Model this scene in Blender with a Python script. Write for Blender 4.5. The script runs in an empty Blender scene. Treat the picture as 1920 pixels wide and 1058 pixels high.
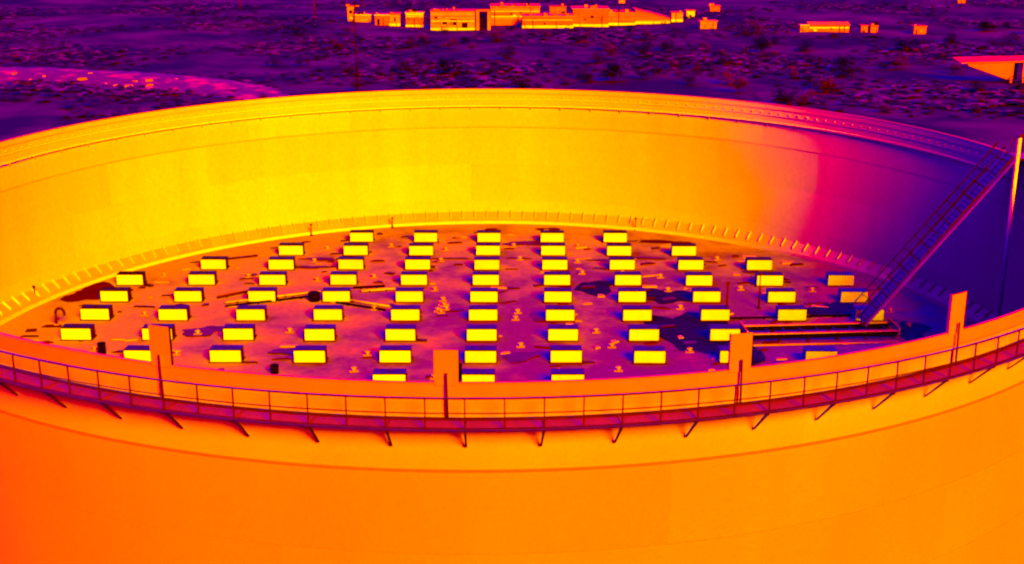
import bpy, math, random
from mathutils import Vector, Matrix
random.seed(11)
R_ = math.radians
sc = bpy.context.scene
COL = sc.collection

# ---------------------------------------------------------------- camera
CAM = Vector((0.0, -78.71, 34.066))
cd = bpy.data.cameras.new('camera'); cam = bpy.data.objects.new('camera', cd); COL.objects.link(cam)
pitch, yaw, roll = 0.29661, 0.02032, 0.00117
fw = Vector((math.sin(yaw)*math.cos(pitch), math.cos(yaw)*math.cos(pitch), -math.sin(pitch)))
rt = Vector((math.cos(yaw), -math.sin(yaw), 0)); up = rt.cross(fw)
r2 = rt*math.cos(roll) + up*math.sin(roll); u2 = up*math.cos(roll) - rt*math.sin(roll)
cam.matrix_world = Matrix(((r2.x, u2.x, -fw.x, CAM.x), (r2.y, u2.y, -fw.y, CAM.y), (r2.z, u2.z, -fw.z, CAM.z), (0, 0, 0, 1)))
cd.sensor_width = 36; cd.lens = 36*2383.95/1920; cd.clip_end = 6000; cd.clip_start = .5
sc.camera = cam

# ---------------------------------------------------------------- light
# The photograph is a thermal picture: colour stands for heat (indigo cold, magenta,
# orange, yellow hot).  The cold sky is the indigo light; the low sun adds red and green
# and takes blue away, which is how the palette runs as a surface warms up.
SUN_EL, SUN_AZ = R_(30), R_(23)         # azimuth: from behind the camera, to its right
SUN_RGB = (3.0, 1.68, -0.66)
SKY_RGB = (0.7, -7.2, 4.8)
w = bpy.data.worlds.new('World'); sc.world = w; w.use_nodes = True
nt = w.node_tree; bg = nt.nodes['Background']
sky = nt.nodes.new('ShaderNodeTexSky'); sky.sky_type = 'NISHITA'; sky.sun_disc = False
sky.sun_elevation = SUN_EL; sky.sun_rotation = math.pi - SUN_AZ
bw = nt.nodes.new('ShaderNodeRGBToBW'); nt.links.new(sky.outputs[0], bw.inputs[0])
tint = nt.nodes.new('ShaderNodeVectorMath'); tint.operation = 'SCALE'; tint.inputs[0].default_value = SKY_RGB
even = nt.nodes.new('ShaderNodeMath'); even.operation = 'POWER'; even.inputs[1].default_value = .3    # long-wave sky: nearly even
nt.links.new(bw.outputs[0], even.inputs[0]); nt.links.new(even.outputs[0], tint.inputs['Scale']); nt.links.new(tint.outputs[0], bg.inputs[0])
bg.inputs[1].default_value = 0.12
sl = bpy.data.lights.new('sun', 'SUN'); sl.energy = 4.0; sl.angle = R_(24); sl.use_nodes = True
em = sl.node_tree.nodes['Emission']; cx = sl.node_tree.nodes.new('ShaderNodeCombineXYZ')
for i in range(3): cx.inputs[i].default_value = SUN_RGB[i]
sl.node_tree.links.new(cx.outputs[0], em.inputs[0])
sun = bpy.data.objects.new('sun', sl); COL.objects.link(sun)
sdir = Vector((math.sin(SUN_AZ)*math.cos(SUN_EL), -math.cos(SUN_AZ)*math.cos(SUN_EL), math.sin(SUN_EL)))
sun.rotation_euler = sdir.to_track_quat('Z', 'Y').to_euler(); sun.location = sdir*200
vs = sc.view_settings; vs.view_transform = 'Standard'; vs.look = 'None'; vs.exposure = 0; vs.gamma = 1; vs.use_curve_mapping = False
sc.cycles.use_denoising = True; sc.cycles.filter_width = 2.3
sc.cycles.max_bounces = 4; sc.cycles.diffuse_bounces = 0

# ---------------------------------------------------------------- materials
def mat(name, col, var=.12, scale=1.0, rough=.75, spec=.02, per_obj=0.0, col2=None, thr=None, stretch=None, cool_shade=None, polar=False, fine=0.0, fsc=14):
    """procedural paint: base colour, cloudy second tone, fine grain, tint per object"""
    m = bpy.data.materials.new(name); m.use_nodes = True; t = m.node_tree; N = t.nodes; L = t.links
    b = N['Principled BSDF']; b.inputs['Roughness'].default_value = rough; b.inputs['Specular IOR Level'].default_value = spec
    geo = N.new('ShaderNodeNewGeometry'); vec = geo.outputs['Position']
    if polar:           # round a cylinder: arc length, height
        s = N.new('ShaderNodeSeparateXYZ'); L.new(vec, s.inputs[0])
        a = N.new('ShaderNodeMath'); a.operation = 'ARCTAN2'; L.new(s.outputs[1], a.inputs[0]); L.new(s.outputs[0], a.inputs[1])
        k = N.new('ShaderNodeMath'); k.operation = 'MULTIPLY'; k.inputs[1].default_value = 36; L.new(a.outputs[0], k.inputs[0])
        c = N.new('ShaderNodeCombineXYZ'); L.new(k.outputs[0], c.inputs[0]); L.new(s.outputs[2], c.inputs[2]); vec = c.outputs[0]
    if stretch:
        mp = N.new('ShaderNodeMapping'); mp.inputs['Scale'].default_value = stretch; L.new(vec, mp.inputs[0]); vec = mp.outputs[0]
    nz = N.new('ShaderNodeTexNoise'); nz.inputs['Scale'].default_value = scale; nz.inputs['Detail'].default_value = 6; nz.inputs['Roughness'].default_value = .6
    L.new(vec, nz.inputs['Vector'])
    rp = N.new('ShaderNodeMapRange'); L.new(nz.outputs[0], rp.inputs[0])
    lo, hi = thr if thr else (.3, .7)
    rp.inputs[1].default_value = lo; rp.inputs[2].default_value = hi
    if cool_shade:             # cool shade painted round a point, its edge broken up by the noise
        dv = N.new('ShaderNodeVectorMath'); dv.operation = 'DISTANCE'; L.new(geo.outputs['Position'], dv.inputs[0]); dv.inputs[1].default_value = cool_shade[0]
        wr = N.new('ShaderNodeMapRange'); L.new(dv.outputs['Value'], wr.inputs[0]); wr.inputs[1].default_value = cool_shade[1]; wr.inputs[2].default_value = cool_shade[2]; wr.inputs[3].default_value = .18; wr.inputs[4].default_value = -.18
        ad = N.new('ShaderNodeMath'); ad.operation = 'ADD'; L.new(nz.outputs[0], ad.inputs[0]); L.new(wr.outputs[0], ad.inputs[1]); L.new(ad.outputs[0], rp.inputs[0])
    mx = N.new('ShaderNodeMix'); mx.data_type = 'RGBA'; L.new(rp.outputs[0], mx.inputs['Factor'])
    A = [max(0, c*(1-var)) for c in col] + [1]
    B = ([c*(1+var) for c in col] if col2 is None else list(col2)) + [1]
    mx.inputs['A'].default_value = A; mx.inputs['B'].default_value = B
    out = mx.outputs['Result']
    def mul(out, fac_out, amt):
        r = N.new('ShaderNodeMapRange'); L.new(fac_out, r.inputs[0]); r.inputs[3].default_value = 1-amt; r.inputs[4].default_value = 1+amt
        v = N.new('ShaderNodeVectorMath'); v.operation = 'SCALE'; L.new(out, v.inputs[0]); L.new(r.outputs[0], v.inputs['Scale']); return v.outputs[0]
    if per_obj:
        oi = N.new('ShaderNodeObjectInfo'); out = mul(out, oi.outputs['Random'], per_obj)
    if fine:
        n2 = N.new('ShaderNodeTexNoise'); n2.inputs['Scale'].default_value = fsc; n2.inputs['Detail'].default_value = 2
        L.new(geo.outputs['Position'], n2.inputs['Vector']); out = mul(out, n2.outputs[0], fine)
    L.new(out, b.inputs['Base Color'])
    return m
M = {
 'wall_in':  mat('warm_shell_paint', (.85, .58, .65), .07, .35, per_obj=.06, polar=True, stretch=(1, 1, .08), fine=.16, fsc=3),
 'wall_out': mat('outer_shell_paint', (.85, .24, .05), .10, .22, per_obj=.05, polar=True, stretch=(.6, 1, .18), fine=.14, fsc=6),
 'wall_top': mat('outer_top_course_paint', (.85, .31, .05), .10, .22, per_obj=.05, polar=True, stretch=(.6, 1, .18), fine=.14, fsc=6),
 'seam':     mat('weld_seam_steel', (.7, .42, .6), .12, 1.5, polar=True),
 'seam_out': mat('outer_weld_seam_steel', (.7, .12, .3), .12, 1.5, polar=True),
 'ledge':    mat('hot_ledge_steel', (.9, .95, .8), .12, 3, polar=True),
 'rim':      mat('rim_steel', (.8, .16, .6), .10, 1.2, polar=True),
 'walk':     mat('walkway_grating', (.32, .01, 1.3), .25, 1.8, polar=True, stretch=(.6, 1, 1), fine=.25),
 'rail':     mat('cold_galvanised_rail', (.11, .003, 1.0), .25, 2.0, polar=True, rough=.5),
 'deck':     mat('roof_deck_paint', (.64, .38, .24), .10, .20, col2=(.21, .03, .78), thr=(.36, .64), fine=.30, fsc=2.2, cool_shade=((11, 2, 5), 8, 38)),  # centre-right of the deck painted in the cool tone of shade
 'seal':     mat('seal_sheet', (.85, .34, .6), .10, 2.0, per_obj=.10, polar=True),
 'dam':      mat('foam_dam_steel', (.9, .75, .6), .08, 2.0, polar=True),
 'panel':    mat('hot_panel', (.98, .84, 1.0), .10, 1.2, per_obj=.10, fine=.10),
 'case':     mat('shade_toned_case', (.10, .0, .9), .15, 2.0, rough=.6, spec=.02),  # box sides coloured dark, as faces turned from the sun
 'lid':      mat('shade_toned_lid', (.04, .0, 1.2), .15, 2.0, rough=.6, spec=.02),  # box top carries the shade of a grazing sun in its colour
 'puddle':   mat('rainwater', (.12, .0, .85), .35, .8, rough=.8, spec=.0),
 'pool':     mat('deep_rainwater', (.018, .0, .40), .3, .8, rough=.8, spec=.0),
 'black':    mat('bare_cold_steel', (.012, .0, .07), .3, 2.0, rough=.6, spec=.0),
 'hotpipe':  mat('warm_pipe', (.9, .45, .6), .15, 2.0),
 'warmbit':  mat('warm_fitting', (.9, .30, .5), .15, 2.0, per_obj=.15),
 'ladder':   mat('ladder_steel', (.04, .0, .8), .2, 2.0),
 'pan':      mat('ladder_pan_steel', (.75, .0, .62), .25, 2.0),
 'shield':   mat('shield_plate_paint', (.8, .17, .6), .08, 1.0, per_obj=.05, fine=.05),
 'shieldin': mat('shield_back_metal', (.03, .0, .8), .15, 1.0),
 'ground':   mat('scrub_ground', (.026, .0, .46), .25, .05, col2=(.10, .001, .62), thr=(.42, .66), fine=.15),
 'bank':     mat('bank_soil', (.16, .004, 1.1), .2, .30, col2=(.55, .16, .8), thr=(.50, .66), fine=.2),
 'leaf':     mat('scrub_leaf', (.032, .0, .42), .3, .4, per_obj=.25),
 'leafwarm': mat('warm_scrub_leaf', (.12, .001, .85), .3, .4, per_obj=.3),
 'leafdark': mat('dark_scrub_leaf', (.012, .0, .26), .3, .4, per_obj=.25),
 'bark':     mat('bark', (.05, .0, .3), .2, 1),
 'bwall':    mat('warm_building_wall', (.8, .12, .4), .25, .5, per_obj=.15, fine=.15),
 'bwall2':   mat('hot_building_wall', (.9, .24, .4), .25, .5, per_obj=.15, fine=.15),
 'bhot':     mat('hot_plinth', (.95, .85, .7), .15, .6),
 'broof':    mat('sheet_roof', (.6, .12, .4), .2, .4, per_obj=.2),
 'bdark':    mat('cold_opening', (.03, .0, .3), .2, .6),
 'pole':     mat('gauge_pole_paint', (.9, .8, 1.0), .06, 2),
}

# ---------------------------------------------------------------- mesh helpers
class MB:
    def __init__(s): s.v = []; s.f = []; s.m = []; s.sm = []
    def quad(s, pts, mi=0, smooth=False):
        n = len(s.v); s.v += [tuple(p) for p in pts]; s.f.append(tuple(range(n, n+len(pts)))); s.m.append(mi); s.sm.append(smooth); return s
    def hexa(s, p, mi=0, top=None, front=None):
        """p: 8 corners, bottom 4 ccw then top 4"""
        n = len(s.v); s.v += [tuple(q) for q in p]
        for k, q in enumerate(((3, 2, 1, 0), (4, 5, 6, 7), (0, 1, 5, 4), (1, 2, 6, 5), (2, 3, 7, 6), (3, 0, 4, 7))):
            s.f.append(tuple(n+i for i in q)); s.m.append(top if (k == 1 and top is not None) else front if (k == 2 and front is not None) else mi); s.sm.append(False)
        return s
    def box(s, c, d, mi=0, **k):
        x, y, z = c; a, b, h = d[0]/2, d[1]/2, d[2]/2
        return s.hexa([(x-a, y-b, z-h), (x+a, y-b, z-h), (x+a, y+b, z-h), (x-a, y+b, z-h), (x-a, y-b, z+h), (x+a, y-b, z+h), (x+a, y+b, z+h), (x-a, y+b, z+h)], mi, **k)
    def tube(s, a, b, r, n=6, mi=0, r2=None):
        a, b = Vector(a), Vector(b); d = (b-a).normalized(); q = Vector((0, 0, 1)) if abs(d.z) < .9 else Vector((1, 0, 0))
        u = d.cross(q).normalized(); w_ = d.cross(u); r2 = r if r2 is None else r2; k = len(s.v)
        for p, rr in ((a, r), (b, r2)):
            for i in range(n): t = 2*math.pi*i/n; s.v.append(tuple(p + u*(rr*math.cos(t)) + w_*(rr*math.sin(t))))
        for i in range(n): s.f.append((k+i, k+(i+1) % n, k+n+(i+1) % n, k+n+i)); s.m.append(mi); s.sm.append(True)
        s.f.append(tuple(k+n-1-i for i in range(n))); s.m.append(mi); s.sm.append(False)
        s.f.append(tuple(k+n+i for i in range(n))); s.m.append(mi); s.sm.append(False); return s
    def arc(s, r0, r1, z0, z1, a0, a1, n, mi=(0, 0, 0, 0), ends=True):
        """ring segment; mi = inner, outer, top, bottom"""
        def P(r, a, z): return (r*math.cos(a), r*math.sin(a), z)
        A = [a0+(a1-a0)*i/n for i in range(n+1)]
        for lo, hi, mm in (((r0, z1), (r0, z0), mi[0]), ((r1, z0), (r1, z1), mi[1]), ((r1, z1), (r0, z1), mi[2]), ((r0, z0), (r1, z0), mi[3])):
            k = len(s.v)
            for a in A: s.v.append(P(lo[0], a, lo[1])); s.v.append(P(hi[0], a, hi[1]))
            for i in range(n): s.f.append((k+2*i, k+2*i+2, k+2*i+3, k+2*i+1)); s.m.append(mm); s.sm.append(True)
        if ends:
            for a in (a0, a1): s.quad([P(r0, a, z0), P(r1, a, z0), P(r1, a, z1), P(r0, a, z1)], mi[2])
        return s
    def mesh(s, name, mats):
        me = bpy.data.meshes.new(name); me.from_pydata(s.v, [], s.f); me.polygons.foreach_set('material_index', s.m); me.polygons.foreach_set('use_smooth', s.sm)
        for m in (mats if isinstance(mats, (list, tuple)) else [mats]): me.materials.append(M[m])
        me.update(); return me
    def build(s, name, mats, parent=None, loc=None, rz=0): return put(name, s.mesh(name, mats), parent, loc, rz)
def put(name, me, parent=None, loc=None, rz=0):
    o = bpy.data.objects.new(name, me); COL.objects.link(o); o.parent = parent
    if loc: o.location = loc
    o.rotation_euler.z = rz; return o
def tag(o, label=None, cat=None, group=None, kind=None):
    if label: o['label'] = label
    if cat: o['category'] = cat
    if group: o['group'] = group
    if kind: o['kind'] = kind
    return o
def empty(name, loc=(0, 0, 0), rz=0): return put(name, None, None, loc, rz)
ORD = ['', 'first', 'second', 'third', 'fourth', 'fifth', 'sixth', 'seventh', 'eighth', 'ninth', 'tenth', 'eleventh', 'twelfth', 'thirteenth', 'fourteenth', 'fifteenth', 'sixteenth', 'seventeenth', 'eighteenth', 'nineteenth', 'twentieth']
TAU = 2*math.pi
RIM, DECK, RAD = 17.2, 4.966, 36.0

# ================================================================ setting
# ground: one sheet to the horizon, gently uneven
def gh(x, y):
    d = math.hypot(x, y)
    k = max(0., min(1., (d-60)/60))
    return k*(.5*math.sin(x*.045+1)*math.sin(y*.038) + .35*math.sin(x*.11+y*.07)) - .02
gb = MB(); xs = [-3000, -1200, -500] + [-300+12*i for i in range(51)] + [500, 1200, 3000]; ys = [-3000, -1000, -300] + [-120+12*i for i in range(50)] + [700, 1200, 2000, 4000]
for y in ys:
    for x in xs: gb.v.append((x, y, gh(x, y) if abs(x) < 310 and -130 < y < 480 else 0))
nx = len(xs)
for j in range(len(ys)-1):
    for i in range(nx-1): gb.f.append((j*nx+i, j*nx+i+1, (j+1)*nx+i+1, (j+1)*nx+i)); gb.m.append(0); gb.sm.append(True)
tag(gb.build('ground', 'ground'), kind='structure')

# raised bank at the left, its face to the sun
bk = MB(); path = [(-210, 176), (-150, 174), (-110, 172), (-85, 170), (-66, 165), (-50, 158), (-40, 150), (-33, 140)]
hts = [1.5, 1.6, 1.6, 1.5, 1.2, .9, .5, .1]
def lerp_path(t):
    i = min(int(t), len(path)-2); f = t-i
    return tuple(path[i][k]*(1-f)+path[i+1][k]*f for k in (0, 1)), hts[i]*(1-f)+hts[i+1]*f
NS = 80
for i in range(NS+1):
    (x, y), h = lerp_path(i/NS*(len(path)-1)); j = random.uniform(-.25, .25)
    for dx, dz in ((-14, -.3), (-10+j, .28*h), (-5+j, .66*h+j*.2), (-.4+j, h), (3, h*.95), (10, -.3)): bk.v.append((x, y+dx, dz + (random.uniform(-.12, .12) if dz > 0 else 0)))
for i in range(NS):
    for k in range(5): q = i*6+k; bk.f.append((q, q+1, q+7, q+6)[::-1]); bk.m.append(0); bk.sm.append(True)
tag(bk.build('embankment', 'bank'), kind='structure')

# ================================================================ the tank
tank = tag(empty('oil_tank'), 'huge round open-topped steel storage tank with an outside walkway near its rim', 'tank')
CH, NPL = 3.44, 24
pt = MB().arc(RAD-.015, RAD+.03, 0, CH-.006, 0, TAU/NPL-.0001, 10, (0, 1, 1, 1)).mesh('shell_plate', ['wall_in', 'wall_top'])
pm = MB().arc(RAD-.015, RAD+.03, 0, CH-.006, 0, TAU/NPL-.0001, 10, (0, 1, 1, 1)).mesh('shell_plate', ['wall_in', 'wall_out'])
for c in range(5):
    for k in range(NPL): put('shell_plate', pt if c == 4 else pm, tank, (0, 0, c*CH), TAU*(k+(.5 if c % 2 else 0))/NPL + .02*c)
for z, wd in ((RIM-3.45, .12), (RIM-2*3.44, .04), (RIM-3*3.44, .04)):
    MB().arc(RAD-.035 if wd > .05 else RAD-.022, RAD-.012, z-wd/2, z+wd/2, 0, TAU, 192, ends=False).build('weld_seam', 'seam' if wd > .05 else 'wall_in', tank)
    MB().arc(RAD+.028, RAD+.05, z-wd/2, z+wd/2, 0, TAU, 192, ends=False).build('weld_seam', 'seam_out' if wd > .05 else 'wall_out', tank)
MB().arc(RAD-.04, RAD+.10, RIM, RIM+.05, 0, TAU, 192, ends=False).build('rim_angle', 'rim', tank)
MB().arc(RAD+.032, RAD+.06, RIM-.62, RIM-.004, 0, TAU, 192, ends=False).build('rim_band', 'rim', tank)
# ledge ring inside with its brackets, and a bolt row above it
led = MB().arc(RAD-.22, RAD-.016, RIM-1.56, RIM-1.44, 0, TAU, 192, ends=False).build('stiffener_ring', 'ledge', tank)
MB().arc(RAD-.07, RAD-.016, RIM-.95, RIM-.87, 0, TAU, 192, ends=False).build('stiffener_ring', 'ledge', tank)
MB().arc(RAD-.05, RAD-.016, RIM-.42, RIM-.36, 0, TAU, 192, ends=False).build('stiffener_ring', 'seam', tank)
bm_ = MB().hexa([(RAD-.06, -.04, -1.85), (RAD-.03, -.04, -1.85), (RAD-.03, .04, -1.85), (RAD-.06, .04, -1.85), (RAD-.20, -.05, -1.57), (RAD-.03, -.05, -1.57), (RAD-.03, .05, -1.57), (RAD-.20, .05, -1.57)]).mesh('ledge_bracket', 'seam')
for k in range(44):
    a = R_(-3) + math.pi*k/43*1.035
    put('ledge_bracket', bm_, led, (0, 0, RIM), a)
bo = MB()
for k in range(260):
    a = TAU*k/260; c, s_ = math.cos(a), math.sin(a)
    bo.tube((c*(RAD-.02), s_*(RAD-.02), RIM-.72), (c*(RAD-.10), s_*(RAD-.10), RIM-.70), .06, 5)
tag(bo.build('bolt_row', 'ledge', tank), kind='stuff')

# walkway on the outside: edge beams, deck panels, rails, posts, brackets
WD, WZ = 1.2, 15.9
RO = RAD+WD
walk = MB().arc(RO-.06, RO, WZ-.07, WZ+.02, 0, TAU, 240, ends=False).arc(RO-.10, RO+.16, WZ+.024, WZ+.034, 0, TAU, 240, ends=False).build('walkway', 'rail', tank)
STEP = R_(4.34); A0 = R_(-90+3.08)
dp = MB().arc(RAD+.066, RO-.062, WZ-.06, WZ-.01, .0006, STEP-.0006, 3).mesh('deck_panel', 'walk')
br = MB()
for dz in (0,):
    br.hexa([(RAD+.05, -.04, -1.15), (RAD+.13, -.04, -1.15), (RAD+.13, .04, -1.15), (RAD+.05, .04, -1.15), (RO-.14, -.04, -.08), (RO-.02, -.04, -.08), (RO-.02, .04, -.08), (RO-.14, .04, -.08)])
    br.box(((RAD+RO)/2, 0, -.115), (WD-.1, .08, .10))
bme = br.mesh('walkway_bracket', 'rail')
pst = MB().box((RO-.03, 0, .60), (.05, .05, 1.16)).mesh('handrail_post', 'rail')
for k in range(-22, 23):
    put('deck_panel', dp, walk, (0, 0, WZ), 0).rotation_euler.z = A0+k*STEP
    put('walkway_bracket', bme, walk, (0, 0, WZ), A0+k*STEP)
    for h in (0, .5): put('handrail_post', pst, walk, (0, 0, WZ), A0+(k+h)*STEP)
for o in list(walk.children):
    if o.name.startswith('deck_panel'): o.location.z = 0
for z, t, nm in ((1.19, .03, 'handrail'), (.62, .035, 'mid_rail'), (.05, .03, 'toe_board')):
    MB().arc(RO-.10 if nm == 'handrail' else RO-.05, RO+.03 if nm == 'handrail' else RO-.01, WZ+z-t/2, WZ+z+t/2, A0-23*STEP, A0+23*STEP, 138).build(nm, 'rail', walk)
# things lying in the grating: cable tray along the deck
MB().arc(RAD+.20, RAD+.34, WZ, WZ+.07, A0-23*STEP, A0+23*STEP, 138).build('cable_tray', 'rail', walk)

# foam shields standing on the rim, each with a thin riser pipe in front
def shield(ang, h, wdt=.85):
    a = R_(ang); b = MB()
    b.box((0, -.02, h/2-.05), (wdt, .03, h+.1))
    o = b.build('foam_shield', 'shield', tank, (RAD*math.cos(a)*1.002, RAD*math.sin(a)*1.002, RIM+.055), a+math.pi/2)
    MB().box((0, .015, h/2), (wdt-.02, .03, h-.03)).build('shield_back', 'shieldin', o)
    for sx in (-1, 1): MB().box((sx*wdt*.5, .03, h/2), (.04, .12, h)).build('shield_rib', 'shieldin' if sx > 0 else 'shield', o)
    return o
for an, h in ((-142, 1.3), (-125, 1.3), (-109.7, 1.5), (-92.35, 1.25), (-75.03, 1.4), (-58.6, 1.62), (-42, 1.4)):
    o = shield(an, h)
    MB().tube((.03, -.16, -1.3), (.0, -.16, .42), .045, 8).build('riser_pipe', 'rail', o)

# ================================================================ floating roof
roof = tag(empty('floating_roof', (0, 0, DECK)), 'flat circular floating roof lying inside the tank below its rim', 'tank roof')
RR = 34.95
db = MB(); rings = [0, 6, 12, 18, 24, 30, RR]; NSG = 96
db.v.append((0, 0, .03))
for r in rings[1:]:
    for i in range(NSG): a = TAU*i/NSG; db.v.append((r*math.cos(a), r*math.sin(a), .02*math.sin(r*.7+3*a)*(r < 34)))
for i in range(NSG): db.f.append((0, 1+i, 1+(i+1) % NSG)); db.m.append(0); db.sm.append(True)
for j in range(len(rings)-2):
    for i in range(NSG):
        p, q = 1+j*NSG, 1+(j+1)*NSG; db.f.append((p+i, q+i, q+(i+1) % NSG, p+(i+1) % NSG)); db.m.append(0); db.sm.append(True)
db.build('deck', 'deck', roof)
MB().arc(RR-.10, RR, -.3, .27, 0, TAU, 180, ends=False).build('foam_dam', 'dam', roof)
NSEAL = 200; sa = TAU/NSEAL
sm_ = MB()
def P3(r, a, z): return (r*math.cos(a), r*math.sin(a), z)
sm_.hexa([P3(RR+.01, 0, .0), P3(RR+.01, sa*1.04, .03), P3(RAD-.05, sa*1.04, .87), P3(RAD-.05, 0, .84), P3(RR+.01, 0, .04), P3(RR+.01, sa*1.04, .07), P3(RAD-.05, sa*1.04, .91), P3(RAD-.05, 0, .88)])
sme = sm_.mesh('seal_plate', 'seal')
fin = MB().hexa([P3(RR+.35, 0, .38), P3(RR+.35, .0012, .38), P3(RAD-.06, .0012, .9), P3(RAD-.06, 0, .9), P3(RR+.38, 0, .60), P3(RR+.38, .0012, .60), P3(RAD-.08, .0012, 1.12), P3(RAD-.08, 0, 1.12)]).mesh('seal_clip', 'dam')
for k in range(NSEAL):
    a = k*sa
    d = math.degrees(a)
    if not (-20 <= ((d+180) % 360)-180 <= 200 or d > 340 or d < 205): continue
    o = put('seal_plate', sme, roof, (0, 0, 0), a)
    if d < 200: put('seal_clip', fin, o)

# ---------------- boxes on the roof, in straight rows
S, T, GX, GY, ROT = 5.5035, 4.253, -0.4503, 28.189, -0.02
BW, BD, BH = 2.0, .92, .86
case_m = MB().box((0, BD/2+.03, BH/2), (BW, BD, BH)).box((0, BD/2+.03, .04), (BW+.16, BD+.14, .08)).mesh('case', 'case')
front_m = MB().box((0, .012, BH/2+.01), (BW-.03, .03, BH-.06)).mesh('front_panel', 'panel')
lid_m = MB().box((0, BD/2+.035, BH+.014), (BW+.04, BD+.05, .024)).mesh('lid', 'lid')
handle_m = MB().tube((-.18, .5, BH+.05), (-.18, .5, BH+.12), .015, 5).tube((.18, .5, BH+.05), (.18, .5, BH+.12), .015, 5).tube((-.19, .5, BH+.12), (.19, .5, BH+.12), .015, 5).mesh('handle', 'rail')
ROWS = {0: range(-2, 3), 1: range(-3, 4), 2: range(-4, 5), 3: range(-5, 6), 4: range(-5, 6), 5: range(-5, 6), 6: range(-5, 4), 7: range(-4, 5), 8: range(-1, 2)}
RN = ['in the row nearest the far wall', 'in the second row from the far wall', 'in the third row from the far wall', 'in the fourth row from the far wall', 'in the fifth row from the far wall', 'in the sixth row from the far wall', 'in the seventh row from the far wall', 'in the eighth row from the far wall', 'half hidden by the near rim']
for r, cols in ROWS.items():
    cols = list(cols)
    for i, k in enumerate(cols):
        lx, ly = GX+S*k, GY-T*r
        # small spread, as set down by hand
        lx += random.uniform(-.06, .06); ly += random.uniform(-.05, .05)
        x = lx*math.cos(ROT)-ly*math.sin(ROT); y = lx*math.sin(ROT)+ly*math.cos(ROT)
        b = empty('roof_box', (x, y, DECK+.024), ROT+random.uniform(-.015, .015))
        pos = 'leftmost' if i == 0 else 'rightmost' if i == len(cols)-1 else ORD[i+1]+' from left'
        tag(b, f'box with bright hot front, {RN[r]}, {pos}', 'box', 'boxes standing in rows on the floating roof')
        put('case', case_m, b); put('front_panel', front_m, b); l = put('lid', lid_m, b); put('handle', handle_m, l)

# ---------------- puddles
def puddle(x, y, rx, ry, label, m='puddle', seed=0, rz=0):
    rnd = random.Random(seed); b = MB(); n = 28; ph = [rnd.uniform(0, TAU) for _ in range(5)]
    pts = []
    for i in range(n):
        a = TAU*i/n; k = 1+.25*math.sin(2*a+ph[0])+.16*math.sin(3*a+ph[1])+.10*math.sin(5*a+ph[2])+.06*math.sin(9*a+ph[3])
        px_, py_ = rx*k*math.cos(a), ry*k*math.sin(a)
        pts.append((px_*math.cos(rz)-py_*math.sin(rz), px_*math.sin(rz)+py_*math.cos(rz)))
    b.quad([(p[0], p[1], .012) for p in pts])
    for i in range(n): p, q = pts[i], pts[(i+1) % n]; b.quad([(p[0]*1.02, p[1]*1.02, -.02), (q[0]*1.02, q[1]*1.02, -.02), (q[0], q[1], .012), (p[0], p[1], .012)])
    o = b.build('puddle', m, None, (x, y, DECK+.024+.0015*seed)); tag(o, label, 'puddle', 'cold rainwater puddles on the floating roof')
puddle(-30.0, 14.2, 1.9, 1.9, 'long purple puddle by the seal at the left end of the roof', 'puddle', 1, .9)
puddle(-19.7, 5.1, 1.5, 1.0, 'small purple puddle between the left foam shield and the boxes', 'puddle', 2)
puddle(3.55, 27.9, 1.7, .9, 'dark puddle left of the second far row box near the far wall', 'puddle', 3)
puddle(-14.1, 20.8, 1.3, .45, 'thin dark puddle in the third row left of centre', 'puddle', 4)
puddle(-13.9, 23.2, 1.6, .4, 'thin purple puddle just behind the third row left of centre', 'puddle', 5)
puddle(8.3, 14.8, 1.7, 1.5, 'dark triangular puddle right of centre in the fourth row', 'pool', 6)
puddle(13.5, 12.6, 1.9, 2.0, 'dark round puddle right of centre between fifth row boxes', 'pool', 7)
puddle(14.2, 4.4, 2.2, 5.2, 'largest dark puddle before the ladder track', 'pool', 8, .12)
puddle(16.2, 1.4, 2.4, 2.8, 'very dark pool beside the right foam shield', 'pool', 19)
puddle(4.1, 7.6, 1.0, 1.2, 'faint purple puddle between sixth row boxes near centre', 'puddle', 9)
puddle(15.1, 28.2, 2.0, .5, 'thin puddle close to the seal right of centre', 'puddle', 10)
puddle(13.4, 23.0, 1.3, .4, 'thin puddle in the second row right of centre', 'puddle', 11)
puddle(9.6, 22.4, 1.1, .35, 'narrow dark puddle between third row boxes right of centre', 'puddle', 17)
puddle(2.6, 23.2, .9, .25, 'tiny streak of water right of the centre column', 'puddle', 12)
puddle(-2.9, 23.2, 1.3, .25, 'thin streak of water left of the centre column', 'puddle', 13)
puddle(-21.4, 23.4, 2.3, .35, 'thin streak of water along the left far seal', 'puddle', 14, .35)
puddle(2.2, -.4, 1.2, .9, 'purple puddle right of the near centre box', 'puddle', 15)
puddle(-13.4, .8, .9, .6, 'small purple puddle between near boxes left of centre', 'puddle', 16)
puddle(5.6, 32.9, .9, .25, 'short streak of water at the far seal right of centre', 'puddle', 18)
puddle(21.3, 19.0, .7, .5, 'small dark puddle among the right far boxes', 'puddle', 20)
puddle(25.4, 9.0, 1.6, 2.0, 'dark puddle under the foot of the rolling ladder', 'pool', 21)
puddle(29.5, 4.4, 1.2, 1.8, 'dark puddle at the right end of the ladder track', 'pool', 22)

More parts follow.
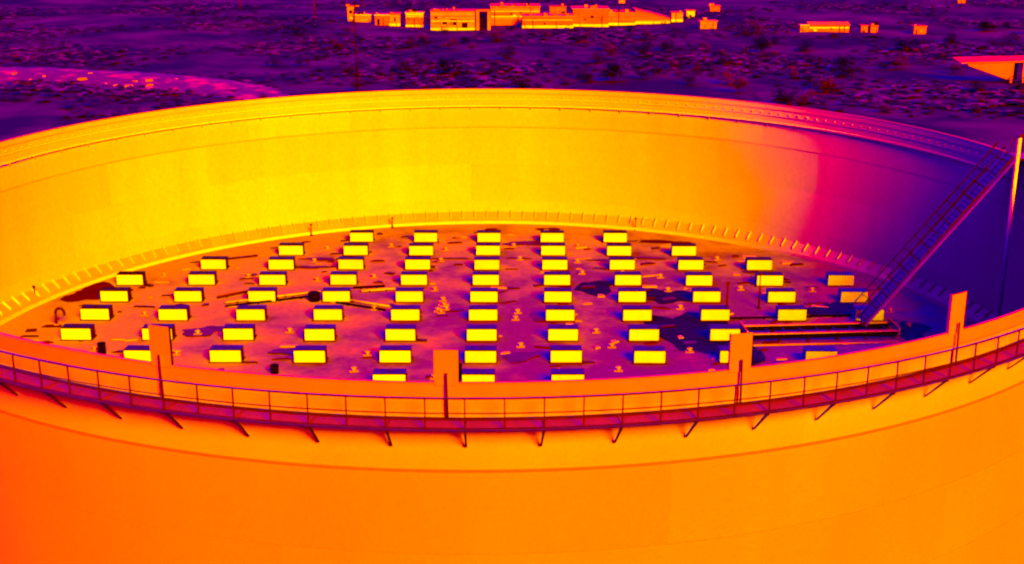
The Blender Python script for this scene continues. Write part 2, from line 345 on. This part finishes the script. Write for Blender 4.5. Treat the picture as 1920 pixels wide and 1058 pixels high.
# ---------------- pipes lying on the deck
def pipe(pts, r, m, label, z=.14, feet=True):
    o = empty('drain_pipe', (pts[0][0], pts[0][1], DECK))
    b = MB()
    for p, q in zip(pts, pts[1:]): b.tube((p[0]-pts[0][0], p[1]-pts[0][1], z), (q[0]-pts[0][0], q[1]-pts[0][1], z), r, 8)
    b.build('pipe_run', m, o)
    if feet:
        for p, q in zip(pts, pts[1:]):
            n = max(2, int(math.dist(p, q)/1.6))
            for i in range(n):
                t = (i+.5)/n; MB().box((p[0]+(q[0]-p[0])*t-pts[0][0], p[1]+(q[1]-p[1])*t-pts[0][1], z/2), (.16, .2, z)).build('pipe_support', 'black', o)
    tag(o, label, 'pipe', 'pipes lying on the floating roof')
pipe([(-19.4, 11.2), (-12.7, 13.9)], .07, 'hotpipe', 'warm pipe running slantwise between the fifth row boxes left of centre')
pipe([(-19.2, 10.4), (-13.2, 12.7)], .08, 'black', 'black cold pipe just in front of the slanting warm pipe', .13)
pipe([(-20.2, 12.5), (-17.8, 14.3)], .11, 'case', 'short purple pipe behind the left end of the slanting pipes', .12)
pipe([(-10.9, 12.0), (-7.2, 10.1)], .07, 'hotpipe', 'warm pipe sloping down to a sixth row box')
pipe([(-11.2, 11.2), (-7.4, 9.3)], .08, 'black', 'black pipe in front of the warm pipe sloping right', .13)
pipe([(-9.6, 13.9), (-7.1, 14.5)], .09, 'hotpipe', 'short warm pipe leading into a fifth row box')
pipe([(-10.3, 14.8), (-7.9, 15.2)], .08, 'black', 'short black pipe behind the short warm pipe', .14)
pipe([(15.5, 6.9), (27.5, 7.7)], .07, 'black', 'long thin dark pipe behind the ladder track', .12)

# drain sump: dark drum
def drum(x, y, r, h, label, m='black'):
    o = empty('sump_drum', (x, y, DECK)); MB().tube((0, 0, -.02), (0, 0, h), r, 14).build('drum', m, o)
    MB().tube((0, 0, h), (0, 0, h+.05), r*1.1, 14).build('drum_lid', m, o); tag(o, label, 'drum', 'dark drums on the roof')
drum(-12.9, 11.9, .42, .6, 'black round sump at the crossing of the roof pipes')
drum(-13.5, -3.0, .26, .5, 'black drum behind the near rim left of centre')
drum(-25.4, .6, .26, .75, 'small dark drum at the left behind the near rim')
drum(-.85+GX*0-1.0, -4.0, .24, .85, 'small black drum right of the central foam shield')

# goose-neck vent at the left
gv = empty('gooseneck_vent', (-30.3, 6.6, DECK)); g = MB(); pp = [(0, 0, 0), (0, 0, .95)] + [(.3-.3*math.cos(t), 0, .95+.3*math.sin(t)) for t in [math.pi*i/7 for i in range(1, 8)]] + [(.6, 0, .72)]
for p, q in zip(pp, pp[1:]): g.tube(p, q, .10, 8)
g.build('neck', 'case', gv); MB().tube((0, 0, 0), (0, 0, .12), .22, 10).build('flange', 'warmbit', gv)
tag(gv, 'dark hooked goose-neck vent pipe at the left end of the roof', 'vent')

# roof legs: short sleeves, warm, some in pairs
leg_m = MB().tube((0, 0, -.05), (0, 0, .30), .10, 8).mesh('roof_leg', 'warmbit'); pin_m = MB().box((0, 0, .24), (.34, .05, .05)).mesh('leg_pin', 'warmbit'); pad_m = MB().box((0, 0, .015), (.55, .3, .03)).mesh('leg_pad', 'warmbit')
LEGS = []
rl = random.Random(5)
for k in range(-6, 7):
    for r in range(0, 9):
        if rl.random() < .55:
            x, y = GX+S*(k+.5)+rl.uniform(-.9, .9), GY-T*(r+.45)+rl.uniform(-.8, .8)
            if math.hypot(x, y) < 32 and y > -6 and not (16.5 < x < 29.5 and 0 < y < 8): LEGS.append((x, y))
LEGS += [(-3.3, 11.7), (-3.6, 9.2), (-3.0, 9.6), (2.0, 7.2), (-3.2, 10.4)]
for x, y in LEGS:
    o = put('roof_leg', leg_m, roof, (x, y, .024), rl.uniform(-.2, .2)); put('leg_pin', pin_m, o); put('leg_pad', pad_m, o)

# scraps and drips lying about on the deck
sd = MB()
for _ in range(420):
    a_ = rl.uniform(0, TAU); r_ = 33*math.sqrt(rl.random()); x, y = r_*math.cos(a_), r_*math.sin(a_)
    w_, h_ = rl.uniform(.12, .7), rl.uniform(.08, .3); t_ = rl.gauss(0, .25); c_, s_ = math.cos(t_), math.sin(t_); z_ = rl.uniform(.03, .10); mi = rl.choices((0, 1, 2), (5, 5, 3))[0]
    P_ = [(x+c_*u-s_*v, y+s_*u+c_*v) for u, v in ((-w_, -h_), (w_, -h_*rl.uniform(.3, 1)), (w_*rl.uniform(.4, 1), h_), (-w_*rl.uniform(.4, 1), h_))]
    sd.hexa([(*p, .0) for p in P_]+[(*p, z_) for p in P_], mi)
tag(sd.build('deck_scraps', ['warmbit', 'puddle', 'case'], roof), kind='stuff')

# thin posts on the roof
for x, y, h, lb in ((17.1, 7.4, 2.6, 'thin dark post standing before a sixth row box at right'), (19.9, 9.6, 2.6, 'thin purple post beside the right foam shield'), (-33.6, 12, 1.2, 'short dark post by the seal at the far left'), (-8.6, 33.6, .9, 'short dark post at the far seal left of centre'), (13.4, 32.3, 1.1, 'magenta post at the far seal right of centre'), (-15.6, 30.9, 1.0, 'red post at the far seal left')):
    o = empty('marker_post', (x, y, DECK)); MB().tube((0, 0, 0), (0, 0, h), .05, 8).build('post', 'case', o); MB().box((0, 0, .03), (.3, .3, .06)).build('base_plate', 'case', o); MB().box((0, -.02, h), (.22, .10, .16)).build('cap', 'rail', o)
    tag(o, lb, 'post')

# ---------------- ladder track and rolling ladder
tk = empty('ladder_track', (17.6, 2.2, DECK), R_(3.2)); TL = 10.4
for yy, nm in ((.0, 'track_beam'), (1.75, 'track_beam')):
    o = MB().box((TL/2, yy, .40), (TL, .16, .34)).build(nm, 'black', tk)
    MB().box((TL/2, yy, .600), (TL+.1, .22, .05)).build('track_rail', 'hotpipe' if yy == 0 else 'warmbit', o)
for i in range(6):
    for yy in (0, 1.75): MB().box((.2+i*(TL-.4)/5, yy, .115), (.14, .14, .22)).build('track_leg', 'case', tk)
for i in range(9): MB().box((.5+i*(TL-1)/8, .875, .42), (.08, 1.58, .08)).build('track_tie', 'ladder', tk)
for xx in (-.06, TL+.06): MB().box((xx, .875, .62), (.08, 2.1, .5)).build('end_stop', 'warmbit', tk)
MB().box((TL/2, -.75, .06), (TL*.96, .10, .08)).build('guard_bar', 'warmbit', tk)
tag(tk, 'long low double-rail ladder track with black beam sides', 'ladder track')

def frame_between(a, b):
    a, b = Vector(a), Vector(b); d = (b-a).normalized(); side = d.cross(Vector((0, 0, 1))).normalized(); return a, b, d, side, side.cross(d)
ld = empty('rolling_ladder', (26.0, 4.6, DECK))
a, b, d, side, nrm = frame_between((0, 0, .75), (9.0, -.4, RIM+.35-DECK))
LW = .72
L_ = (b-a).length
for s_ in (-1, 1):
    m = MB(); m.tube(a+side*s_*LW, b+side*s_*LW, .05, 6); m.build('stringer', 'rail', ld)
    m = MB(); m.tube(a+side*s_*LW+nrm*.95*(1 if nrm.z > 0 else -1), b+side*s_*LW+nrm*.95*(1 if nrm.z > 0 else -1), .045, 6); m.build('handrail', 'ladder', ld)
up_n = nrm if nrm.z > 0 else -nrm
A, B = a-up_n*.06, b-up_n*.06
PW = 1.2
MB().hexa([A-side*PW, A+side*PW, B+side*PW, B-side*PW, A-side*PW-up_n*.03, A+side*PW-up_n*.03, B+side*PW-up_n*.03, B-side*PW-up_n*.03]).build('stair_pan', 'pan', ld)
NT = 40
tm = MB(); tm.box((0, 0, 0), (2*LW, .10, .04)); tme = tm.mesh('tread', 'ladder')
ang = math.atan2(side.y, side.x)
for i in range(NT):
    p = a+d*(L_*(i+.5)/NT); put('tread', tme, ld, tuple(p), ang)
for i in range(14):
    p = a+d*(L_*(i+.3)/14)
    for s_ in (-1, 1): MB().tube(p+side*s_*LW, p+side*s_*LW+up_n*.95, .03, 5).build('baluster', 'ladder', ld)
for s_ in (-1, 1):
    c = a+side*s_*(LW+.1); MB().tube(c-side*.06, c+side*.06, .16, 14).build('wheel', 'case', ld)
MB().tube(a-side*(LW+.2), a+side*(LW+.2), .05, 8).build('axle', 'case', ld)
tag(ld, 'long purple rolling ladder sloping from the right rim down to the roof', 'ladder')

gp = empty('gauge_pole', (34.35, 1.7, DECK)); MB().tube((0, 0, 0), (0, 0, RIM+1.9-DECK), .14, 14).build('pipe', 'pole', gp)
MB().tube((0, 0, 0), (0, 0, .3), .30, 14).build('base_sleeve', 'case', gp); MB().tube((0, 0, RIM+1.9-DECK), (0, 0, RIM+2.1-DECK), .22, 14).build('pole_cap', 'rail', gp)
MB().box((.8, 0, RIM+.4-DECK), (1.5, .12, .12)).build('pole_bracket', 'ladder', gp)
tag(gp, 'slender upright gauge pole inside the right wall, hot where sunlit', 'pole')
pf = empty('gauge_platform', (36.1, 3.9, RIM), 0)
MB().box((.55, 0, .06), (2.6, 3.0, .08)).build('platform_deck', 'walk', pf)
for x_, y_ in ((-.7, -1.45), (-.7, 1.45), (1.8, -1.45), (1.8, 1.45), (.55, 1.45), (.55, -1.45)): MB().tube((x_, y_, .1), (x_, y_, 1.2), .03, 6).build('platform_post', 'rail', pf)
for y_ in (-1.45, 1.45): MB().tube((-.7, y_, 1.2), (1.8, y_, 1.2), .03, 6).build('platform_rail', 'rail', pf)
MB().tube((1.8, -1.45, 1.2), (1.8, 1.45, 1.2), .03, 6).build('platform_rail', 'rail', pf)
tag(pf, 'small railed platform on the right rim above the ladder', 'platform')

# ================================================================ beyond the tank
def building(name, x0, x1, y, h, dep, label, wall='bwall', roofm='broof', plinth=True, doors=(), bands=(), ridge=0, cat='building', z=None, slope=0):
    wd = x1-x0; g0 = gh((x0+x1)/2, y)
    o = empty(name, ((x0+x1)/2, y, g0 if z is None else z)); a = wd/2
    h1 = h-slope
    MB().hexa([(-a, 0, -.5), (a, 0, -.5), (a, dep, -.5), (-a, dep, -.5), (-a, 0, h), (a, 0, h1), (a, dep, h1), (-a, dep, h)]).build('wall', wall, o)
    if ridge:
        m = MB(); e = .25
        A = [(-a-e, -e, h), (a+e, -e, h1), (a+e, dep/2, h1+ridge), (-a-e, dep/2, h+ridge), (-a-e, dep+e, h), (a+e, dep+e, h1)]
        m.hexa([A[0], A[1], A[2], A[3], *[(p[0], p[1], p[2]+.12) for p in A[:4]]]); m.hexa([A[3], A[2], A[5], A[4], *[(p[0], p[1], p[2]+.12) for p in (A[3], A[2], A[5], A[4])]]); m.build('roof', roofm, o)
        for s_ in (-1, 1): MB().quad([(s_*a, 0, h if s_ < 0 else h1), (s_*a, dep, h if s_ < 0 else h1), (s_*a, dep/2, (h if s_ < 0 else h1)+ridge)]).build('gable', wall, o)
    else:
        MB().hexa([(-a-.2, -.2, h+.003), (a+.2, -.2, h1+.003), (a+.2, dep+.2, h1+.003), (-a-.2, dep+.2, h+.003), (-a-.2, -.2, h+.2), (a+.2, -.2, h1+.2), (a+.2, dep+.2, h1+.2), (-a-.2, dep+.2, h+.2)]).build('roof', roofm, o)
    if plinth: MB().box((0, -.10, .32), (wd+.1, .22, .66)).build('plinth', 'bhot', o)
    for dx, dw, dz, dh, mm in doors:
        MB().box((dx*a, -.02, dz+dh/2), (dw, .08, dh)).build('door' if dz < .7 else 'window', mm, o)
    for dz, dh, mm in bands:
        MB().box((0, -.03, dz+dh/2), (wd-.1, .09, dh)).build('wall_band', mm, o)
    rc = random.Random(int(abs(x0)*100)+7)
    if wd > 4:
        for zz in (rc.uniform(.45, .6)*h1, rc.uniform(.68, .85)*h1): MB().box((0, -.06, zz), (wd*.98, .12, rc.uniform(.14, .26))).build('wall_rail', rc.choice(('bhot', 'bwall2', 'broof')), o)
        for q in range(int(wd/2.2)): MB().box((-a+1.1+q*2.2+rc.uniform(-.4, .4), -.05, h1*rc.uniform(.3, .75)), (rc.uniform(.4, 1.1), .12, rc.uniform(.35, .8))).build('window', rc.choice(('bwall', 'shieldin', 'bdark', 'broof')), o)
    for _ in range(max(2, int(wd/1.3))):
        u_, uw, uh = rc.uniform(-.9, .9)*a, rc.uniform(.3, 1.1), rc.uniform(.25, .9)
        if rc.random() < .5: MB().box((u_, rc.uniform(.3, dep*.6), (h if u_ < 0 else h1)-slope*.0+.15+uh/2-slope*.5*(u_ > 0 and 0)), (uw, .6, uh)).build('roof_unit', rc.choice(('bwall2', 'broof', 'bdark', 'bwall')), o)
        else: MB().box((u_*.95, -.14, h1*rc.uniform(.15, .6)), (uw*.8, .16, rc.uniform(.2, .8))).build('wall_unit', rc.choice(('bwall2', 'broof', 'shieldin', 'bhot')), o)
    for _ in range(max(1, int(wd/4))):
        u_ = rc.uniform(-.9, .9)*a; MB().tube((u_, -.2, 0), (u_, -.2, h1*rc.uniform(.6, 1.0)), .12, 6).build('downpipe', rc.choice(('bdark', 'bwall2')), o)
    tag(o, label, cat, 'hot low buildings behind the tank'); return o
# (left to right along the hot row at the top of the picture)
building('control_tower', -38.2, -36.3, 278.7, 3.9, 2, 'small narrow tower at the left end of the hot building row', 'bwall2', doors=((0, .9, 2.0, .9, 'bdark'),), plinth=False)
building('low_hut', -36.0, -31.7, 277.2, 1.8, 3, 'low hot hut right of the narrow tower', 'bwall2', 'bhot', plinth=False)
building('pump_house', -29.9, -26.2, 269.9, 2.6, 4, 'small pump house with yellow roof edge left in the hot row', 'bwall', 'bhot', doors=((-.5, .8, .1, 1.6, 'bdark'),), plinth=False)
building('pump_house', -26.0, -23.2, 269.8, 3.1, 4, 'taller pump house beside the one with yellow roof edge', 'bwall2', 'broof', doors=((.1, .7, 1.2, 1.0, 'bdark'),))
building('block_house', -21.5, -16.8, 268.3, 3.7, 4, 'square block house with yellow top and bottom bands', 'bwall', 'bhot', bands=((2.75, .8, 'bhot'),))
building('works_hall', -14.5, -3.0, 261.2, 4.9, 6, 'works hall with purple window openings left of the portal', 'bwall2', 'broof', doors=((-.38, 1.5, 1.6, 1.0, 'bdark'), (.02, 1.8, 1.4, 1.6, 'shieldin'), (.55, 1.6, .1, 2.0, 'shieldin'), (-.7, 1.6, 1.6, 1.5, 'bwall')), plinth=True)
po = empty('portal_frame', (-.7, 261.1, gh(-.7, 261)))
for x_ in (-1.5, 1.5): MB().box((x_, 0, 2.4), (.75, .8, 5.2)).build('upright', 'bwall2', po)
MB().box((0, 0, 5.2), (3.8, .9, .5)).build('lintel', 'bwall', po)
MB().box((0, 2.5, 2.2), (2.2, .2, 4.4)).build('portal_back', 'bdark', po)
tag(po, 'tall portal frame with a dark opening in the hot building row', 'portal')
building('long_shed', 1.3, 14.6, 272.4, 4.8, 8, 'long shed with striped yellow bands right of the portal', 'bwall', 'bwall2', bands=((3.9, .45, 'bwall2'), (2.6, .35, 'broof'), (1.5, .4, 'bwall2')), plinth=False)
building('long_warehouse', 9.6, 23.0, 262.3, 2.9, 7, 'long low warehouse with bright yellow base in front of the shed', 'bwall', 'bwall2', doors=((-.5, 1.2, .8, .9, 'broof'), (.35, 1.6, .8, .9, 'broof')))
building('long_warehouse', 17.2, 21.6, 270.8, 4.9, 3, 'square annex block rising behind the low warehouse', 'bwall', 'broof', doors=((0, 2.6, 2.9, .8, 'broof'),), plinth=False)
building('long_warehouse', 23.3, 33.0, 268.6, 4.6, 8, 'tall warehouse bay in the middle of the right half', 'bwall', 'bwall2', bands=((2.4, .5, 'broof'),))
building('long_warehouse', 33.2, 41.0, 275.3, 3.3, 8, 'warehouse bay with lower roof near the row end', 'bwall', 'bwall2', doors=((-.3, 1.4, 1.4, .8, 'broof'), (.5, 1.4, 1.4, .8, 'broof')))
building('long_warehouse', 41.2, 50.6, 276.6, 3.7, 8, 'end warehouse bay with sloping top at the right', 'bwall', 'broof', slope=2.4)
building('small_shed', 51.3, 54.4, 278.0, 2.4, 3, 'small shed just right of the sloping warehouse', 'bwall2', 'broof')
building('small_shed', 56.5, 58.9, 285.7, 1.9, 2, 'bright little shed between two others right of the row', 'bhot', 'bwall2', plinth=False)
building('small_shed', 56.4, 60.8, 260.5, 1.9, 3, 'low bright shed standing lower right of the row', 'bwall2', 'bwall2', plinth=False)
building('small_shed', 66.8, 70.0, 307.5, 1.8, 3, 'orange shed standing higher and farther right of the row', 'bwall', 'bwall', plinth=False)
building('sheet_shelter', 80.3, 82.4, 249.6, 1.5, 2, 'small bright shelter at the left of the right hand group', 'bwall2', 'bhot', plinth=False)
building('sheet_shelter', 82.6, 93.0, 250.0, 1.5, 4, 'long low sheet roofed shelter in the right hand group', 'bwall', 'broof', ridge=.7, plinth=False)
building('sheet_shelter', 96.3, 98.0, 250.7, 1.6, 2, 'first of two small orange cabins right of the low shelter', 'bwall', 'broof', plinth=False)
building('sheet_shelter', 98.8, 100.6, 250.7, 1.6, 2, 'second of two small orange cabins right of the low shelter', 'bwall', 'broof', plinth=False)
building('sheet_shelter', 109.5, 112.7, 249.3, 1.9, 2.5, 'single orange cabin standing alone at the right', 'bwall', 'broof', plinth=False)
building('small_shed', 43.2, 45.2, 342.5, 1.2, 2, 'tiny hot shed at the top edge right of centre', 'bwall2', 'bwall', plinth=False)
building('small_shed', 153.1, 155.7, 339.7, 1.4, 2, 'tiny orange shed at the top edge far right', 'bwall', 'bwall', plinth=False)
# canopy at the right edge
cp = empty('open_canopy', (96.5, 158, gh(96, 158)))
MB().hexa([(-8.0, 0, 3.6), (6.5, 0, 3.9), (6.5, 5, 4.3), (-8.0, 5, 4.0), (-8.0, 0, 3.8), (6.5, 0, 4.15), (6.5, 5, 4.5), (-8.0, 5, 4.2)]).build('canopy_roof', 'bwall', cp)
MB().hexa([(-6.6, .2, 3.2), (1.6, .2, .4), (1.6, .5, .4), (-6.6, .5, 3.2), (-6.6, .2, 3.6), (1.6, .2, 3.7), (1.6, .5, 3.7), (-6.6, .5, 3.6)]).build('side_panel', 'broof', cp)
for x_ in (1.8, 4.0, 6.0): MB().box((x_, .4, 1.9), (.45, .45, 3.9)).build('canopy_post', 'bwall', cp)
MB().box((3.1, 4.6, 1.9), (3.0, .1, 3.8)).build('canopy_back', 'bdark', cp)
MB().box((5.2, .3, 2.4), (1.6, .2, 1.6)).build('side_panel', 'bwall2', cp)
tag(cp, 'open canopy with wedge shaped side panel at the right edge', 'canopy')

# lamp posts and a mast
def lamp(x, y, h, label, arm=1.4):
    o = empty('lamp_post', (x, y, gh(x, y))); MB().tube((0, 0, -.5), (0, 0, h), .22, 8, r2=.12).build('post', 'leafwarm', o)
    MB().tube((0, 0, h-.2), (arm, 0, h+.9), .14, 6).build('arm', 'leafwarm', o); MB().box((arm+.3, 0, h+.9), (1.0, .5, .3)).build('lamp_head', 'broof', o); tag(o, label, 'lamp post')
lamp(-48, 285, 5.2, 'magenta lamp post with an arm left of the hot buildings')
lamp(-74.5, 316, 5.0, 'faint lamp post at the top left of the picture')
lamp(-35.4, 268, 4.0, 'short lamp post in front of the narrow tower', .8)
ms = empty('radio_mast', (-17.3, 92, 0)); MB().tube((0, 0, -.5), (0, 0, 23.3), .09, 8, r2=.04).build('mast_tube', 'shieldin', ms); MB().box((0, 0, 11), (.5, .5, .3)).build('collar', 'shieldin', ms); tag(ms, 'tall thin mast rising just behind the far rim left of centre', 'mast')

# ---------------------------------------------------------------- vegetation
def leaf_cloud(seed, n, rx, ry, rz, size, lobes):
    rnd = random.Random(seed); b = MB(); cs = [(rnd.uniform(-.6, .6)*rx, rnd.uniform(-.6, .6)*ry, rz*rnd.uniform(.45, 1.15), rnd.uniform(.3, .6)) for _ in range(lobes)]
    for _ in range(n):
        cx_, cy_, cz_, cr = rnd.choice(cs)
        while True:
            v = Vector((rnd.uniform(-1, 1), rnd.uniform(-1, 1), rnd.uniform(-1, 1)))
            if .15 < v.length < 1: break
        p = Vector((cx_+v.x*cr*rx, cy_+v.y*cr*ry, cz_+v.z*cr*rz)); p.z = max(.05, p.z)
        u = Vector((rnd.uniform(-1, 1), rnd.uniform(-1, 1), rnd.uniform(-.3, .3))).normalized(); q = u.cross(Vector((rnd.uniform(-.4, .4), rnd.uniform(-.4, .4), 1))).normalized(); s_ = size*rnd.uniform(.6, 1.4)
        b.quad([p+u*s_, p+q*s_*.6, p-u*s_, p-q*s_*.6])
    return b
def trunk(seed, h, r, rx):
    rnd = random.Random(seed); b = MB().tube((0, 0, -.4), (0, 0, h*.55), r, 7, r2=r*.6)
    for i in range(5):
        a = TAU*i/5+rnd.uniform(-.4, .4); b.tube((0, 0, h*.3), (math.cos(a)*rx*.6, math.sin(a)*rx*.6, h*.85), r*.45, 5, r2=r*.12)
    return b
KINDS = []
for i, (mm, nm) in enumerate((('leaf', 'purple'), ('leafwarm', 'warm'), ('leafdark', 'dark'))):
    KINDS.append([(leaf_cloud(30+i*4+j, 420, 1, 1, 1, .11, 9).mesh('crown', mm), trunk(60+i*4+j, 1.0, .06, .8).mesh('trunk', 'bark')) for j in range(3)])
rv = random.Random(21)
def bush(x, y, s_, kind, label, name='scrub_bush', grp='scrub bushes behind the tank'):
    c, t = KINDS[kind][rv.randrange(3)]
    o = empty(name, (x, y, gh(x, y)), rv.uniform(0, 6)); o.scale = (s_*rv.uniform(.9, 1.3), s_*rv.uniform(.9, 1.3), s_*rv.uniform(.7, 1.0)); put('crown', c, o); put('trunk', t, o)
    tag(o, label, 'bush', grp)
KN = ['purple leafy bush', 'warm magenta bush', 'dark indigo bush']
def zone(x, y):
    u = x/(y+79)
    side = 'left of the mast' if u < -.11 else 'behind the mid far rim' if u < .14 else 'behind the right far rim' if u < .3 else 'near the right edge canopy'
    return ('close ' if y < 165 else 'midway ' if y < 215 else 'below the buildings ') + side
def clear(x, y): return not any(abs(y-yy) < 9 and x0-1 < x < x1+1 for x0, x1, yy in ((-40, 62, 268), (78, 116, 250), (88, 104, 158)))
nb = 0
while nb < 120:
    y = rv.uniform(122, 258); x = rv.uniform(-50, 118)*(y+80)/260
    dens = 1.0 if x > -20 else .35
    if rv.random() > dens or not clear(x, y): continue
    k = rv.choices((0, 1, 2), (4, 6, 3))[0]; sz = rv.uniform(.9, 2.4)*(1 if k != 2 else 1.25)
    bush(x, y, sz, k, ('large ' if sz > 1.9 else 'small ' if sz < 1.3 else 'mid-sized ') + KN[k] + ' ' + zone(x, y)); nb += 1
# low scrub cover as one mass: thousands of leaf tufts
sb = MB(); tuft = 0
while tuft < 10000:
    y = rv.uniform(118, 350); x = rv.uniform(-120, 150)*(y+80)/300
    pn = math.sin(x*.09+y*.05)+math.sin(x*.031-y*.11+2)+rv.uniform(-1.2, 1.2)
    if pn < .35 or not clear(x, y): tuft += .1; continue
    z = gh(x, y); s_ = rv.uniform(.4, 1.3)
    mi = 0 if pn < 1.2 else (1 if rv.random() < .7 else 2)
    for _ in range(3):
        a_ = rv.uniform(0, TAU); u = Vector((math.cos(a_), math.sin(a_), rv.uniform(-.15, .15)))*s_
        n_ = Vector((-math.sin(a_), math.cos(a_), rv.uniform(-.18, .18)))*s_*rv.uniform(.5, 1.1)
        o_ = Vector((x+rv.uniform(-.5, .5), y+rv.uniform(-.5, .5), z+rv.uniform(.1, .5))); sb.quad([o_-u, o_-n_*.7, o_+u, o_+n_*.8], mi)
    tuft += 1
tag(sb.build('scrub_cover', ['leaf', 'leafwarm', 'leafdark']), 'low mottled purple scrub covering the ground behind the tank', 'scrub', kind='stuff')
# warm stones on the left bank
stone = [MB().hexa([(-.5, -.3, -.3), (.5, -.4, -.3), (.45, .3, -.3), (-.4, .35, -.3), (-.35, -.2, .3), (.3, -.25, .35), (.3, .2, .3), (-.3, .25, .25)]).mesh('boulder', 'broof')]
for i in range(18):
    t = rv.uniform(1.5, 4.6); (x, y), h = lerp_path(t); f = rv.uniform(.1, .95)
    o = put('boulder', stone[0], None, (x, y-12+11*f, h*f*.9+.1), rv.uniform(0, 6)); k = rv.uniform(.6, 1.5); o.scale = (k*1.6, k, k*.8)
    tag(o, 'warm boulder on the sunny left bank', 'boulder', 'boulders on the left bank')

# tell look-alikes apart by their order from the left of the view
for kind in ('scrub_bush', 'boulder'):
    same = {}
    for o in sc.objects:
        if o.name.split('.')[0] == kind and 'label' in o: same.setdefault(o['label'], []).append(o)
    for lb, os_ in same.items():
        if len(os_) < 2: continue
        os_.sort(key=lambda o: o.location.x/(o.location.y+79))
        for i, o in enumerate(os_): o['label'] = lb + (', leftmost' if i == 0 else ', rightmost' if i == len(os_)-1 else ', ' + ORD[i+1] + ' from left')
